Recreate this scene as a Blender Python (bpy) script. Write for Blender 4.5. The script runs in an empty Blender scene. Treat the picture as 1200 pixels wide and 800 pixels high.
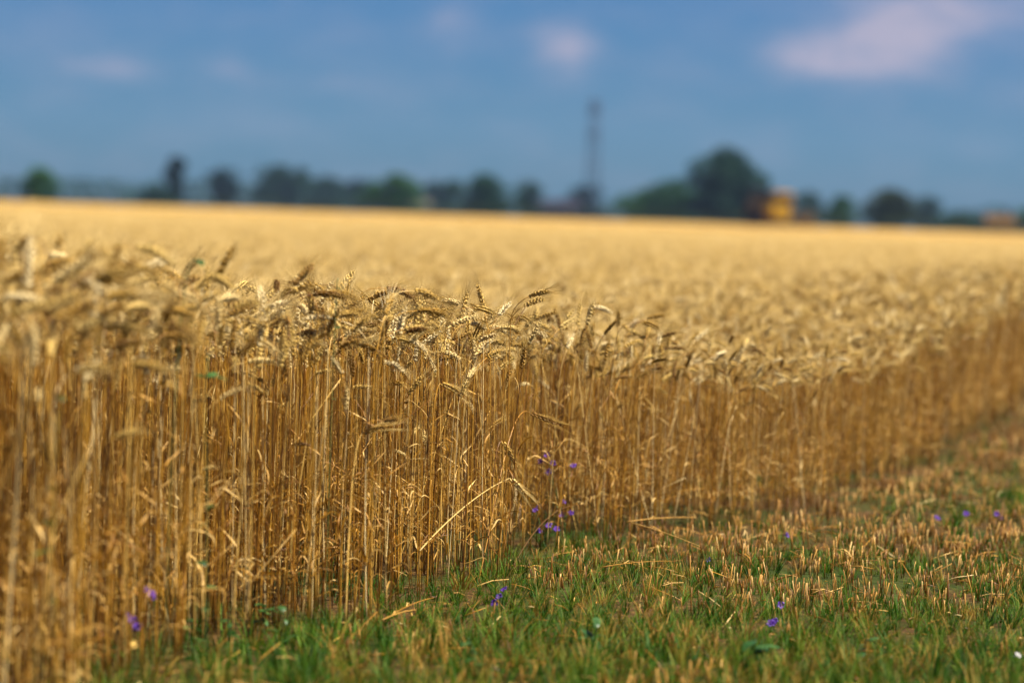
import bpy, math, random
import numpy as np
from mathutils import Vector, Matrix, Euler

R = math.radians
scene = bpy.context.scene
col = scene.collection

# ------------------------------------------------------------------ camera
CAM_H, F_PX = 1.10, 3333.3
PITCH, ROLL = R(2.54), R(1.85)
cam_pos = Vector((0, 0, CAM_H))
fwd = Vector((0, math.cos(PITCH), -math.sin(PITCH)))
right = Vector((1, 0, 0))
up = right.cross(fwd)
right, up = (right * math.cos(ROLL) + up * math.sin(ROLL)), (up * math.cos(ROLL) - right * math.sin(ROLL))
camd = bpy.data.cameras.new('camera')
cam = bpy.data.objects.new('camera', camd)
col.objects.link(cam)
m3 = Matrix((right, up, -fwd)).transposed()
cam.matrix_world = Matrix.Translation(cam_pos) @ m3.to_4x4()
camd.sensor_width = 36
camd.lens = 100
camd.clip_start = 0.1
camd.clip_end = 6000
camd.dof.use_dof = True
camd.dof.focus_distance = 8.42
camd.dof.aperture_fstop = 1.85
scene.camera = cam

# ------------------------------------------------------------------ sky, sun, exposure
SUN_EL, SUN_AZ = R(62), R(100)          # azimuth measured from +Y towards +X
world = bpy.data.worlds.new('World')
scene.world = world
world.use_nodes = True
wn, wl = world.node_tree.nodes, world.node_tree.links
wn.clear()


def wmath(op, a, b=None, c=None):
    n = wn.new('ShaderNodeMath')
    n.operation = op
    for i, v in enumerate((a, b, c)):
        if v is None:
            continue
        if isinstance(v, (int, float)):
            n.inputs[i].default_value = v
        else:
            wl.new(v, n.inputs[i])
    return n.outputs[0]


w_out = wn.new('ShaderNodeOutputWorld')
w_bg = wn.new('ShaderNodeBackground')
w_bg.inputs['Strength'].default_value = 0.10
w_sky = wn.new('ShaderNodeTexSky')
w_sky.sky_type = 'NISHITA'
w_sky.sun_disc = False
w_sky.sun_elevation = SUN_EL
w_sky.sun_rotation = SUN_AZ
w_sky.air_density = 1.0
w_sky.dust_density = 0.4
w_sky.ozone_density = 2.0
w_tint = wn.new('ShaderNodeMix')
w_tint.data_type = 'RGBA'
w_tint.blend_type = 'MULTIPLY'
w_tint.inputs[0].default_value = 1.0
wl.new(w_sky.outputs[0], w_tint.inputs[6])
w_tint.inputs[7].default_value = (0.078, 0.170, 0.320, 1)
w_tc = wn.new('ShaderNodeTexCoord')
w_sep = wn.new('ShaderNodeSeparateXYZ')
wl.new(w_tc.outputs['Generated'], w_sep.inputs[0])
az = wmath('ARCTAN2', w_sep.outputs[0], w_sep.outputs[1])
el = wmath('ARCSINE', w_sep.outputs[2])
# soft fair-weather clouds low over the horizon: a few banks, broken up by noise
w_no = wn.new('ShaderNodeTexNoise')
w_cmb = wn.new('ShaderNodeCombineXYZ')
wl.new(wmath('MULTIPLY', az, 26.0), w_cmb.inputs[0])
wl.new(wmath('MULTIPLY', el, 60.0), w_cmb.inputs[1])
wl.new(w_cmb.outputs[0], w_no.inputs['Vector'])
w_no.inputs['Scale'].default_value = 1.0
w_no.inputs['Detail'].default_value = 5
cloud = None
for (cx, cy, sx, sy, a) in ((640, 40, 30, 26, .55), (668, 58, 30, 30, .55), (120, 74, 55, 15, .62), (516, 22, 30, 42, .42), (268, 77, 26, 16, .40),
                            (372, 92, 60, 14, .28), (915, 58, 42, 26, .70), (975, 66, 45, 22, .62), (1035, 48, 56, 36, .9), (1110, 8, 120, 34, .8),
                            (1180, 110, 80, 30, .22), (180, 15, 160, 24, .18), (-180, 40, 120, 30, .5), (1480, 60, 140, 36, .5)):
    a0 = (cx - 600) / F_PX
    e0 = (244 + (cx - 600) * 0.03 - cy) / F_PX
    g1 = wmath('POWER', wmath('DIVIDE', wmath('SUBTRACT', az, a0), sx * 1.25 / F_PX), 2.0)
    g2 = wmath('POWER', wmath('DIVIDE', wmath('SUBTRACT', el, e0), sy * 1.15 / F_PX), 2.0)
    g = wmath('MULTIPLY', wmath('EXPONENT', wmath('MULTIPLY', wmath('ADD', g1, g2), -1.0)), a)
    cloud = g if cloud is None else wmath('ADD', cloud, g)
bank = wmath('MULTIPLY', wmath('MAXIMUM', wmath('SUBTRACT', w_no.outputs[0], 0.44), 0.0), 0.5)
w_n2 = wn.new('ShaderNodeTexNoise')
wl.new(w_cmb.outputs[0], w_n2.inputs['Vector'])
w_n2.inputs['Scale'].default_value = 2.4
w_n2.inputs['Detail'].default_value = 6
w_n2.inputs['Roughness'].default_value = 0.62
puff = wmath('MULTIPLY', wmath('MAXIMUM', wmath('SUBTRACT', wmath('ADD', cloud, wmath('MULTIPLY', w_n2.outputs[0], 2.2)), 1.20), 0.0), 1.15)
cloud = wmath('MULTIPLY', wmath('MINIMUM', cloud, 0.9), wmath('ADD', 0.22, wmath('MULTIPLY', puff, 0.55)))
cloud = wmath('MINIMUM', wmath('ADD', cloud, bank), 0.9)
w_mix = wn.new('ShaderNodeMix')
w_mix.data_type = 'RGBA'
wl.new(cloud, w_mix.inputs[0])
wl.new(w_tint.outputs[2], w_mix.inputs[6])
w_mix.inputs[7].default_value = (2.0, 1.85, 2.35, 1)
wl.new(w_mix.outputs[2], w_bg.inputs['Color'])
wl.new(w_bg.outputs[0], w_out.inputs[0])

sund = bpy.data.lights.new('sun', 'SUN')
sund.energy = 5.0
sund.angle = R(0.53)
sund.color = (1.0, 0.91, 0.76)
sun = bpy.data.objects.new('sun', sund)
col.objects.link(sun)
sdir = Vector((math.sin(SUN_AZ) * math.cos(SUN_EL), math.cos(SUN_AZ) * math.cos(SUN_EL), math.sin(SUN_EL)))
sun.rotation_euler = sdir.to_track_quat('Z', 'Y').to_euler()
sun.location = (20, 10, 30)

vs = scene.view_settings
vs.view_transform = 'Standard'
vs.look = 'None'
vs.gamma = 1
vs.exposure = 1.27
vs.use_curve_mapping = False
scene.cycles.use_denoising = True
scene.cycles.max_bounces = 6
scene.cycles.diffuse_bounces = 1
scene.cycles.transmission_bounces = 3
scene.cycles.volume_bounces = 0
scene.cycles.sample_clamp_indirect = 6

# ------------------------------------------------------------------ pixel helpers (a pixel is only a direction)


def ray(px, py):
    return (fwd * F_PX + right * (px - 600) + up * (400 - py)).normalized()


def ground(px, py, z=0.0):
    d = ray(px, py)
    return cam_pos + d * ((z - CAM_H) / d.z)


def at(px, py, Y):
    d = ray(px, py)
    return cam_pos + d * (Y / d.y)


# ------------------------------------------------------------------ materials


class NT:
    def __init__(self, name):
        self.m = bpy.data.materials.new(name)
        self.m.use_nodes = True
        self.t = self.m.node_tree
        self.t.nodes.clear()
        self.out = self.n('ShaderNodeOutputMaterial')

    def n(self, t, **kw):
        nd = self.t.nodes.new(t)
        for k, v in kw.items():
            setattr(nd, k, v)
        return nd

    def l(self, a, b):
        self.t.links.new(a, b)

    def noise(self, scale, detail=4, coord='Object', stretch=None):
        tc = self.n('ShaderNodeTexCoord')
        no = self.n('ShaderNodeTexNoise')
        src = tc.outputs[coord]
        if stretch:
            mp = self.n('ShaderNodeMapping')
            mp.inputs['Scale'].default_value = stretch
            self.l(src, mp.inputs[0])
            src = mp.outputs[0]
        self.l(src, no.inputs['Vector'])
        no.inputs['Scale'].default_value = scale
        no.inputs['Detail'].default_value = detail
        return no.outputs[0]

    def ramp(self, fac, stops):
        r = self.n('ShaderNodeValToRGB')
        e = r.color_ramp.elements
        while len(e) < len(stops):
            e.new(0.5)
        for el_, (p, c) in zip(e, stops):
            el_.position = p
            el_.color = (*c, 1)
        self.l(fac, r.inputs[0])
        return r.outputs[0]

    def mixc(self, fac, a, b, mode='MIX'):
        x = self.n('ShaderNodeMix', data_type='RGBA', blend_type=mode)
        for i, v in ((0, fac), (6, a), (7, b)):
            if hasattr(v, 'links'):
                self.l(v, x.inputs[i])
            elif isinstance(v, (int, float)):
                x.inputs[i].default_value = v
            else:
                x.inputs[i].default_value = (*v, 1)
        return x.outputs[2]


def organic(name, stops, rough=0.6, transl=0.0, grain=60, stretch=(1, 1, 0.06), amp=0.35, spec=0.35, tcol=None):
    """plant material: one tone for each plant from its own random value, streaked along its length"""
    k = NT(name)
    oi = k.n('ShaderNodeObjectInfo')
    base = k.ramp(oi.outputs['Random'], stops)
    no = k.noise(grain, 4, 'Object', stretch)
    v = k.n('ShaderNodeMapRange')
    k.l(no, v.inputs[0])
    v.inputs[1].default_value = 0.3
    v.inputs[2].default_value = 0.7
    v.inputs[3].default_value = 1 - amp
    v.inputs[4].default_value = 1 + amp
    cc = k.mixc(1.0, base, v.outputs[0], 'MULTIPLY')
    p = k.n('ShaderNodeBsdfPrincipled')
    k.l(cc, p.inputs['Base Color'])
    p.inputs['Roughness'].default_value = rough
    p.inputs['Specular IOR Level'].default_value = spec
    sh = p.outputs[0]
    if transl:
        t = k.n('ShaderNodeBsdfTranslucent')
        k.l(cc if tcol is None else k.mixc(1.0, cc, tcol, 'MULTIPLY'), t.inputs[0])
        mx = k.n('ShaderNodeMixShader')
        mx.inputs[0].default_value = transl
        k.l(sh, mx.inputs[1])
        k.l(t.outputs[0], mx.inputs[2])
        sh = mx.outputs[0]
    k.l(sh, k.out.inputs[0])
    return k.m


def plain(name, c, rough=0.6, metal=0.0, var=0.15, scale=3.0, spec=0.08):
    k = NT(name)
    no = k.noise(scale, 5)
    cc = k.ramp(no, ((0.3, tuple(x * (1 - var) for x in c)), (0.7, tuple(min(1, x * (1 + var)) for x in c))))
    p = k.n('ShaderNodeBsdfPrincipled')
    k.l(cc, p.inputs['Base Color'])
    p.inputs['Roughness'].default_value = rough
    p.inputs['Metallic'].default_value = metal
    p.inputs['Specular IOR Level'].default_value = spec
    k.l(p.outputs[0], k.out.inputs[0])
    return k.m


M = {}
M['stem'] = organic('straw_stem', ((0.0, (.07, .024, .001)), (0.35, (.28, .112, .006)), (0.68, (.54, .278, .028)), (0.9, (.75, .48, .125)), (1.0, (.86, .68, .35))),
                    rough=0.42, amp=0.38, spec=0.5)
M['ear'] = organic('wheat_ear', ((0.0, (.16, .068, .005)), (0.25, (.41, .23, .029)), (0.7, (.65, .445, .120)), (1.0, (.84, .68, .37))), rough=0.5, transl=0.12,
                   grain=120, stretch=(1, 1, 1), amp=0.30)
M['awn'] = organic('wheat_awn', ((0.0, (.54, .34, .075)), (1.0, (.80, .60, .25))), rough=0.45, transl=0.25, grain=20, amp=0.2)
M['leaf'] = organic('dry_leaf', ((0.0, (.20, .080, .005)), (0.5, (.44, .22, .026)), (1.0, (.72, .49, .17))), rough=0.6, transl=0.3,
                    grain=40, stretch=(1, 1, .3), amp=0.35)
M['dark_straw'] = organic('dark_straw', ((0.0, (.07, .03, .006)), (1.0, (.11, .05, .010))), rough=0.6, amp=0.3, spec=0.2)
M['stubble'] = organic('stubble_straw', ((0.0, (.09, .032, .003)), (0.5, (.24, .102, .011)), (0.8, (.43, .225, .042)), (1.0, (.64, .43, .16))), rough=0.5, amp=0.3, spec=0.25)
M['grass'] = organic('grass_blade', ((0.0, (.014, .050, .003)), (0.4, (.042, .112, .007)), (0.68, (.100, .175, .013)), (0.82, (.20, .145, .020)), (1.0, (.36, .20, .04))),
                     rough=0.55, spec=0.12, transl=0.3, grain=30, stretch=(1, 1, .4), amp=0.3)
M['weed'] = organic('weed_leaf', ((0.0, (.022, .075, .016)), (1.0, (.050, .12, .026))), rough=0.4, transl=0.25, grain=40, stretch=(1, 1, 1), amp=0.25)
M['petal'] = organic('purple_petal', ((0.0, (.085, .025, .30)), (1.0, (.15, .05, .42))), rough=0.5, transl=0.3, grain=80, stretch=(1, 1, 1), amp=0.2)
M['petal_pale'] = organic('white_petal', ((0.0, (.70, .66, .68)), (1.0, (.80, .77, .78))), rough=0.5, transl=0.3, grain=80, stretch=(1, 1, 1), amp=0.1)
M['green_stem'] = organic('green_stem', ((0.0, (.045, .09, .02)), (1.0, (.09, .14, .035))), rough=0.5, amp=0.2)
M['bark'] = plain('bark', (.07, .05, .035), 0.9, scale=1.5, var=.3)
for nm, st in (('tree_green', ((0, (.008, .040, .005)), (.5, (.016, .066, .009)), (1, (.036, .105, .014)))),
               ('tree_dark', ((0, (.003, .020, .012)), (.5, (.006, .031, .018)), (1, (.013, .050, .022)))),
               ('tree_olive', ((0, (.012, .022, .006)), (.5, (.020, .032, .008)), (1, (.032, .046, .011))))):
    k = NT(nm)
    g = k.n('ShaderNodeNewGeometry')
    cc = k.ramp(g.outputs['Random Per Island'], st)
    p = k.n('ShaderNodeBsdfPrincipled')
    k.l(cc, p.inputs['Base Color'])
    p.inputs['Roughness'].default_value = 0.75
    p.inputs['Specular IOR Level'].default_value = 0.08
    t = k.n('ShaderNodeBsdfTranslucent')
    k.l(cc, t.inputs[0])
    mx = k.n('ShaderNodeMixShader')
    mx.inputs[0].default_value = 0.25
    k.l(p.outputs[0], mx.inputs[1])
    k.l(t.outputs[0], mx.inputs[2])
    k.l(mx.outputs[0], k.out.inputs[0])
    M[nm] = k.m

# ground: soil with chaff, greener beyond the field
k = NT('soil_and_chaff')
n1 = k.noise(2.2, 6)
n2 = k.noise(38.0, 5)
soil = k.ramp(n2, ((.30, (.030, .016, .006)), (.58, (.075, .042, .014)), (.76, (.24, .14, .045))))
green = k.ramp(n2, ((.3, (.014, .026, .004)), (.7, (.040, .052, .010))))
fac = k.n('ShaderNodeMapRange')
k.l(n1, fac.inputs[0])
fac.inputs[1].default_value = .42
fac.inputs[2].default_value = .62
cc = k.mixc(fac.outputs[0], soil, green)
p = k.n('ShaderNodeBsdfPrincipled')
k.l(cc, p.inputs['Base Color'])
p.inputs['Roughness'].default_value = .95
p.inputs['Specular IOR Level'].default_value = .1
b = k.n('ShaderNodeBump')
b.inputs['Strength'].default_value = .6
b.inputs['Distance'].default_value = .02
k.l(n2, b.inputs['Height'])
k.l(b.outputs[0], p.inputs['Normal'])
k.l(p.outputs[0], k.out.inputs[0])
M['ground'] = k.m
M['meadow'] = plain('meadow_green', (.030, .040, .010), .9, scale=.05, var=.35, spec=.1)
k = NT('wheat_canopy')
n1 = k.noise(.22, 5, stretch=(1, .35, 1))
n2 = k.noise(9.0, 5)
n3 = k.mixc(.5, n1, n2)
cc = k.ramp(n3, ((.35, (.25, .145, .034)), (.5, (.315, .195, .052)), (.65, (.375, .245, .078))))
p = k.n('ShaderNodeBsdfPrincipled')
k.l(cc, p.inputs['Base Color'])
p.inputs['Roughness'].default_value = .9
p.inputs['Specular IOR Level'].default_value = .1
k.l(p.outputs[0], k.out.inputs[0])
M['canopy'] = k.m

# ------------------------------------------------------------------ mesh helpers


class MB:
    def __init__(self):
        self.v, self.f, self.mi, self.cur = [], [], [], 0

    def add(self, vs_, fs):
        o = len(self.v)
        self.v += [tuple(a) for a in vs_]
        for f in fs:
            self.f.append(tuple(i + o for i in f))
            self.mi.append(self.cur)

    def tube(self, path, radii, n=5, cap=True):
        path = [Vector(p) for p in path]
        vs_, fs = [], []
        ref = Vector((0.31, 0.95, 0.05)).normalized()
        for i, p in enumerate(path):
            a = path[max(0, i - 1)]
            c = path[min(len(path) - 1, i + 1)]
            t = (c - a).normalized()
            u = t.cross(ref)
            if u.length < 1e-4:
                u = t.cross(Vector((1, 0, 0)))
            u.normalize()
            w = t.cross(u)
            for j in range(n):
                an = 2 * math.pi * j / n
                vs_.append(p + (u * math.cos(an) + w * math.sin(an)) * radii[i])
        for i in range(len(path) - 1):
            for j in range(n):
                j2 = (j + 1) % n
                fs.append((i * n + j, i * n + j2, (i + 1) * n + j2, (i + 1) * n + j))
        if cap:
            fs.append(tuple(range(n))[::-1])
            fs.append(tuple((len(path) - 1) * n + j for j in range(n)))
        self.add(vs_, fs)

    def ribbon(self, path, widths, sides, fold=0.0):
        vs_, fs = [], []
        for p, w, s in zip(path, widths, sides):
            p, s = Vector(p), Vector(s)
            vs_ += [p - s * w * .5, p + Vector((0, 0, -fold * w)), p + s * w * .5]
        for i in range(len(path) - 1):
            a = i * 3
            fs += [(a, a + 1, a + 4, a + 3), (a + 1, a + 2, a + 5, a + 4)]
        self.add(vs_, fs)

    def spindle(self, p, axis, L, r, r2=None, n=5, flat_dir=None):
        axis = Vector(axis).normalized()
        u = axis.cross(Vector((.2, .3, .93))) if flat_dir is None else Vector(flat_dir)
        u = (u - axis * u.dot(axis))
        if u.length < 1e-5:
            u = axis.orthogonal()
        u.normalize()
        w = axis.cross(u)
        r2 = r if r2 is None else r2
        p = Vector(p)
        vs_ = [p]
        for (t, kk) in ((.28, .9), (.6, 1.0)):
            for j in range(n):
                an = 2 * math.pi * (j + t) / n
                vs_.append(p + axis * L * t + (u * math.cos(an) * r + w * math.sin(an) * r2) * kk)
        vs_.append(p + axis * L)
        fs = []
        for j in range(n):
            j2 = (j + 1) % n
            fs += [(0, 1 + j2, 1 + j), (1 + j, 1 + j2, 1 + n + j2, 1 + n + j), (1 + n + j, 1 + n + j2, 1 + 2 * n)]
        self.add(vs_, fs)

    def needle(self, p, q, r, mid=None):
        p, q = Vector(p), Vector(q)
        t = (q - p).normalized()
        u = t.orthogonal().normalized()
        w = t.cross(u)
        ring = [p + (u * math.cos(a) + w * math.sin(a)) * r for a in (0, 2.094, 4.189)]
        if mid is None:
            self.add(ring + [q], [(0, 1, 3), (1, 2, 3), (2, 0, 3)])
        else:
            mid = Vector(mid)
            ring2 = [mid + (u * math.cos(a) + w * math.sin(a)) * r * .7 for a in (0, 2.094, 4.189)]
            self.add(ring + ring2 + [q], [(0, 1, 4, 3), (1, 2, 5, 4), (2, 0, 3, 5), (3, 4, 6), (4, 5, 6), (5, 3, 6)])

    def box(self, lo, hi):
        (x0, y0, z0), (x1, y1, z1) = lo, hi
        self.add([(x0, y0, z0), (x1, y0, z0), (x1, y1, z0), (x0, y1, z0), (x0, y0, z1), (x1, y0, z1), (x1, y1, z1), (x0, y1, z1)],
                 [(3, 2, 1, 0), (4, 5, 6, 7), (0, 1, 5, 4), (1, 2, 6, 5), (2, 3, 7, 6), (3, 0, 4, 7)])

    def prism(self, prof, x0, x1):
        """profile of (y, z) points swept along x"""
        n = len(prof)
        self.add([(x0, y, z) for y, z in prof] + [(x1, y, z) for y, z in prof],
                 [tuple(range(n))[::-1], tuple(range(n, 2 * n))] + [(i, (i + 1) % n, n + (i + 1) % n, n + i) for i in range(n)])

    def join(self, other, mat):
        self.cur = mat
        self.add(other.v, other.f)

    def mesh(self, name, mats, smooth=True):
        me = bpy.data.meshes.new(name)
        me.from_pydata(self.v, [], self.f)
        for m in (mats if isinstance(mats, (list, tuple)) else [mats]):
            me.materials.append(m)
        if len(me.materials) > 1:
            me.polygons.foreach_set('material_index', self.mi)
        if smooth:
            me.polygons.foreach_set('use_smooth', [True] * len(self.f))
        me.update()
        return me


def link(name, me, parent=None):
    o = bpy.data.objects.new(name, me)
    col.objects.link(o)
    if parent is not None:
        o.parent = parent
    return o


def tag(o, label=None, cat=None, group=None, kind=None):
    for kx, v in (('label', label), ('category', cat), ('group', group), ('kind', kind)):
        if v:
            o[kx] = v
    return o


def thing(name, loc, label, cat, group=None, rot=(0, 0, 0), scale=1.0):
    o = link(name, None)
    o.location = loc
    o.rotation_euler = rot
    o.scale = (scale,) * 3
    o.empty_display_size = .05
    return tag(o, label, cat, group)


def bevel(o, w, seg=2):
    b_ = o.modifiers.new('bevel', 'BEVEL')
    b_.width = w
    b_.segments = seg
    b_.limit_method = 'ANGLE'
    return o


# ------------------------------------------------------------------ the lie of the land
base_px = [(0, 888), (200, 800), (370, 744), (480, 710), (555, 684), (604, 664), (640, 650), (700, 643), (800, 628), (900, 614),
           (962, 603), (1030, 575), (1100, 540), (1200, 478)]
pts = [ground(*q) for q in base_px]
EX = [-2.7, -1.85] + [p.x for p in pts]
EY = [3.6, 5.2] + [p.y for p in pts]
dx, dy = EX[-1] - EX[-3], EY[-1] - EY[-3]
EX.append(EX[-1] + dx / dy * 130)
EY.append(EY[-1] + 130)
edge_dir = Vector((dx, dy, 0)).normalized()
edge_nrm = Vector((edge_dir.y, -edge_dir.x, 0))


def x_edge(y):
    return np.interp(y, EY, EX)


def wheat_h(x, y):
    d = np.clip((x_edge(y) - x) / 2.5, 0, 1)
    d = d * d * (3 - 2 * d)
    he = np.interp(y, [5.5, 6.4, 7.0, 8.0, 8.5, 9.3, 9.9, 10.6, 11.4, 14, 18, 40],
                   [.96, .93, .88, .81, .81, .75, .69, .58, .59, .69, .77, .80])
    hi = np.interp(y, [7.5, 9, 10, 14, 20, 40], [.80, .76, .71, .71, .75, .80])
    return he + (hi - he) * d


rs = np.random.RandomState(7)
rnd = random.Random(11)


def vnoise(x, y, f, seed=0):
    """smooth value noise in 0..1 for patchiness"""
    x = np.asarray(x) * f + seed * 17.3
    y = np.asarray(y) * f + seed * 9.7
    xi, yi = np.floor(x), np.floor(y)
    fx, fy = x - xi, y - yi
    fx, fy = fx * fx * (3 - 2 * fx), fy * fy * (3 - 2 * fy)

    def h(a, b_):
        s = np.sin(a * 127.1 + b_ * 311.7 + seed * 3.1) * 43758.5453
        return s - np.floor(s)
    return (h(xi, yi) * (1 - fx) + h(xi + 1, yi) * fx) * (1 - fy) + (h(xi, yi + 1) * (1 - fx) + h(xi + 1, yi + 1) * fx) * fy


# ground sheet: fine near the camera, coarse far away
xs = np.unique(np.concatenate([np.linspace(-900, -12, 24), np.arange(-12, 12.01, .3), np.linspace(12, 900, 24)]))
ys = np.unique(np.concatenate([np.linspace(-60, 4, 12), np.arange(4, 30.01, .3), np.linspace(30, 60, 15), np.linspace(60, 1500, 30)]))
gx, gy = np.meshgrid(xs, ys)
gz = (vnoise(gx, gy, 1.6, 1) - .5) * .035 * np.clip((40 - gy) / 20, 0, 1)


def ground_z(x, y):
    return (vnoise(x, y, 1.6, 1) - .5) * .03 * np.clip((40 - np.asarray(y)) / 20, 0, 1)


g = MB()
nx = len(xs)
g.v = [tuple(v) for v in np.stack([gx, gy, gz], -1).reshape(-1, 3)]
g.f = [(r * nx + c, r * nx + c + 1, (r + 1) * nx + c + 1, (r + 1) * nx + c) for r in range(len(ys) - 1) for c in range(nx - 1)]
tag(link('ground', g.mesh('ground', M['ground'])), 'stubble soil strewn with chaff', None, None, 'structure')

# far meadow strip beyond the wheat
g = MB()
g.add([(-600, 318, .05), (600, 318, .05), (880, 1480, .05), (-880, 1480, .05)], [(0, 1, 2, 3)])
tag(link('meadow', g.mesh('meadow', M['meadow'])), 'green meadow strip beyond the wheat', None, None, 'structure')

# far wheat canopy as rolling ground of ear tops
fx_, fy_ = [], []
rows = list(np.concatenate([np.arange(70, 130, 1.2), np.linspace(130, 330, 60)]))
g = MB()
ncol = 90
for yy in rows:
    xl = -yy * .9 - 10
    xr = float(x_edge(yy)) if yy < 140 else .9 * yy
    for c in range(ncol):
        xx = xl + (xr - xl) * c / (ncol - 1)
        z = .76 + .10 * float(vnoise(xx, yy, .45, 3)) + .05 * float(vnoise(xx, yy, 1.7, 5))
        if yy == rows[0] or c == ncol - 1 and yy < 140:
            z = .1
        g.v.append((xx, yy, z))
for r_ in range(len(rows) - 1):
    for c in range(ncol - 1):
        a = r_ * ncol + c
        g.f.append((a, a + 1, a + ncol + 1, a + ncol))
tag(link('field', g.mesh('field', M['canopy'])), 'far golden wheat field reaching the tree line', None, None, 'structure')

# ------------------------------------------------------------------ wheat plant forms


def wheat_form(rng, droop, lean=0.02, n_leaf=2, H=.85):
    """returns stem, ear, beard meshes-in-progress and a list of leaves; base at origin, bends towards +x"""
    ear_l = rng.uniform(.060, .088)
    L = H * rng.uniform(.97, 1.03) - ear_l * max(0, math.cos(droop)) * .6 + .05 * (1 - math.cos(droop))
    neck = rng.uniform(.10, .20)
    segs = 16
    wob = rng.uniform(-.03, .03)
    path, p, th = [Vector((0, 0, 0))], Vector((0, 0, 0)), lean
    ph = rng.uniform(0, 6)
    ths = []
    s_list = [L * i / 9 * .86 for i in range(10)] + [L * (.86 + .14 * (i + 1) / 6) for i in range(6)]
    for i in range(1, len(s_list)):
        s = (s_list[i] + s_list[i - 1]) / 2
        t = min(1, max(0, (s - (L - neck)) / neck))
        th = lean + wob * math.sin(s * 7 + ph) + droop * .72 * t * t * (3 - 2 * t)
        ds = s_list[i] - s_list[i - 1]
        p = p + Vector((math.sin(th), wob * math.sin(s * 5 + ph * 2), math.cos(th))).normalized() * ds
        path.append(p.copy())
        ths.append(th)
    rb = rng.uniform(.0014, .0021)
    radii = [rb * (1 - .45 * s / L) for s in s_list]
    stem = MB()
    stem.tube(path, radii, 5)
    nodes = [2, 4, 7]
    for ni in nodes:                                   # swollen joints
        q = path[ni]
        d = (path[ni + 1] - path[ni]).normalized()
        stem.tube([q - d * .006, q, q + d * .006], [radii[ni] * 1.05, radii[ni] * 1.5, radii[ni] * 1.05], 5, False)
    # ear
    ear, beard = MB(), MB()
    n_node = rng.randint(13, 15)
    th0 = ths[-1]
    q = path[-1].copy()
    axis_pts = []
    tw = rng.uniform(0, math.pi)
    for i in range(n_node + 1):
        th = th0 + droop * .28 * (i / n_node) + rng.uniform(-.02, .02)
        axis_pts.append((q.copy(), th))
        q = q + Vector((math.sin(th), 0, math.cos(th))) * ear_l / n_node
    for i, (q, th) in enumerate(axis_pts):
        a = Vector((math.sin(th), 0, math.cos(th)))
        b_ = Vector((math.cos(th), 0, -math.sin(th)))
        c_ = Vector((0, 1, 0))
        side = (b_ * math.cos(tw) + c_ * math.sin(tw))
        oth = (b_ * -math.sin(tw) + c_ * math.cos(tw))
        f = i / n_node
        size = (.72 + .55 * math.sin(math.pi * min(1, f * .85 + .18)))
        sg = 1 if i % 2 else -1
        if i == n_node:
            lst = [(a, 0)]
        else:
            lst = [(a + side * sg * .30, .0034), (a + side * sg * .24 + oth * .26, .0034), (a + side * sg * .24 - oth * .26, .0034)]
        for j, (dr, off) in enumerate(lst):
            dr = (dr + Vector((rng.uniform(-.13, .13), rng.uniform(-.13, .13), rng.uniform(-.13, .13)))).normalized()
            start = q + side * sg * off * .7 + (oth * (.0022 if j == 1 else -.0022) if j else Vector())
            Ls = .0125 * size * rng.uniform(.75, 1.3)
            ear.spindle(start, dr, Ls, .0025 * size, .0021 * size, 5, oth)
            if rng.random() < .6 or i == n_node:
                tip = start + dr * Ls * .96
                al = rng.uniform(.035, .085)
                ad = (a + (dr - a) * rng.uniform(.5, 1.0) + Vector((rng.uniform(-.1, .1), rng.uniform(-.1, .1), rng.uniform(-.1, .1)))).normalized()
                mid = tip + ad * al * .5
                end = mid + (ad + (dr - a) * .25).normalized() * al * .5
                beard.needle(tip, end, .00046, mid)
    # withered leaves
    leaves = []
    for j in range(n_leaf):
        lf = MB()
        ni = rng.choice([1, 2, 2, 3, 4, 5, 7])
        q = path[ni].copy()
        ang = rng.uniform(0, 2 * math.pi)
        out = Vector((math.cos(ang), math.sin(ang), 0))
        ll = rng.uniform(.05, .15)
        wd = rng.uniform(.003, .006)
        pitch = rng.uniform(.5, 1.35)
        curl = rng.uniform(-3.6, -1.2)
        pp, pa, sd, ws = [q], 0, [], []
        n = 9
        twist = rng.uniform(-3, 3)
        for i in range(n + 1):
            t = i / n
            e_ = pitch + curl * t * t + .25 * math.sin(t * 9 + ang)
            d = out * math.cos(e_) + Vector((0, 0, math.sin(e_)))
            if i < n:
                pp.append(pp[-1] + d * ll / n)
            sside = Vector((-math.sin(ang), math.cos(ang), 0))
            nrm = d.cross(sside)
            sd.append(sside * math.cos(twist * t) + nrm * math.sin(twist * t))
            ws.append(wd * (1 - t ** 2.2) * (.6 + .4 * min(1, t * 6)) + .0006)
        lf.ribbon(pp, ws, sd, .25)
        leaves.append(lf)
    return stem, ear, beard, leaves, axis_pts


forms = []
frng = random.Random(5)
droops = [.05, .1, .2, .3, .4, .55, .7, .8, .95, 1.05, 1.2, 1.3, 1.4, 1.5, 1.65, 1.8, 1.95, 2.1, 2.3, .5, 1.1, 1.45, .85, 1.55]
WM = [M['stem'], M['ear'], M['awn'], M['leaf']]
wheat_coll = bpy.data.collections.new('wheat_forms')
for i, dr in enumerate(droops):
    st, er, bd, lv, ax = wheat_form(frng, dr, frng.uniform(0, .05), frng.choice([2, 2, 3, 4]))
    top = max(v[2] for v in er.v)
    forms.append(dict(stem=st.mesh('stem', M['stem']), ear=er.mesh('ear', M['ear']), beard=bd.mesh('beard', M['awn'], False),
                      leaves=[l_.mesh('leaf', M['leaf']) for l_ in lv], droop=dr, top=top))
    j = MB()
    for kk, x in enumerate((st, er, bd)):
        j.join(x, kk)
    for l_ in lv:
        j.join(l_, 3)
    o = bpy.data.objects.new('wheat_form_%02d' % i, j.mesh('wheat_form_%02d' % i, WM))
    wheat_coll.objects.link(o)

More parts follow.
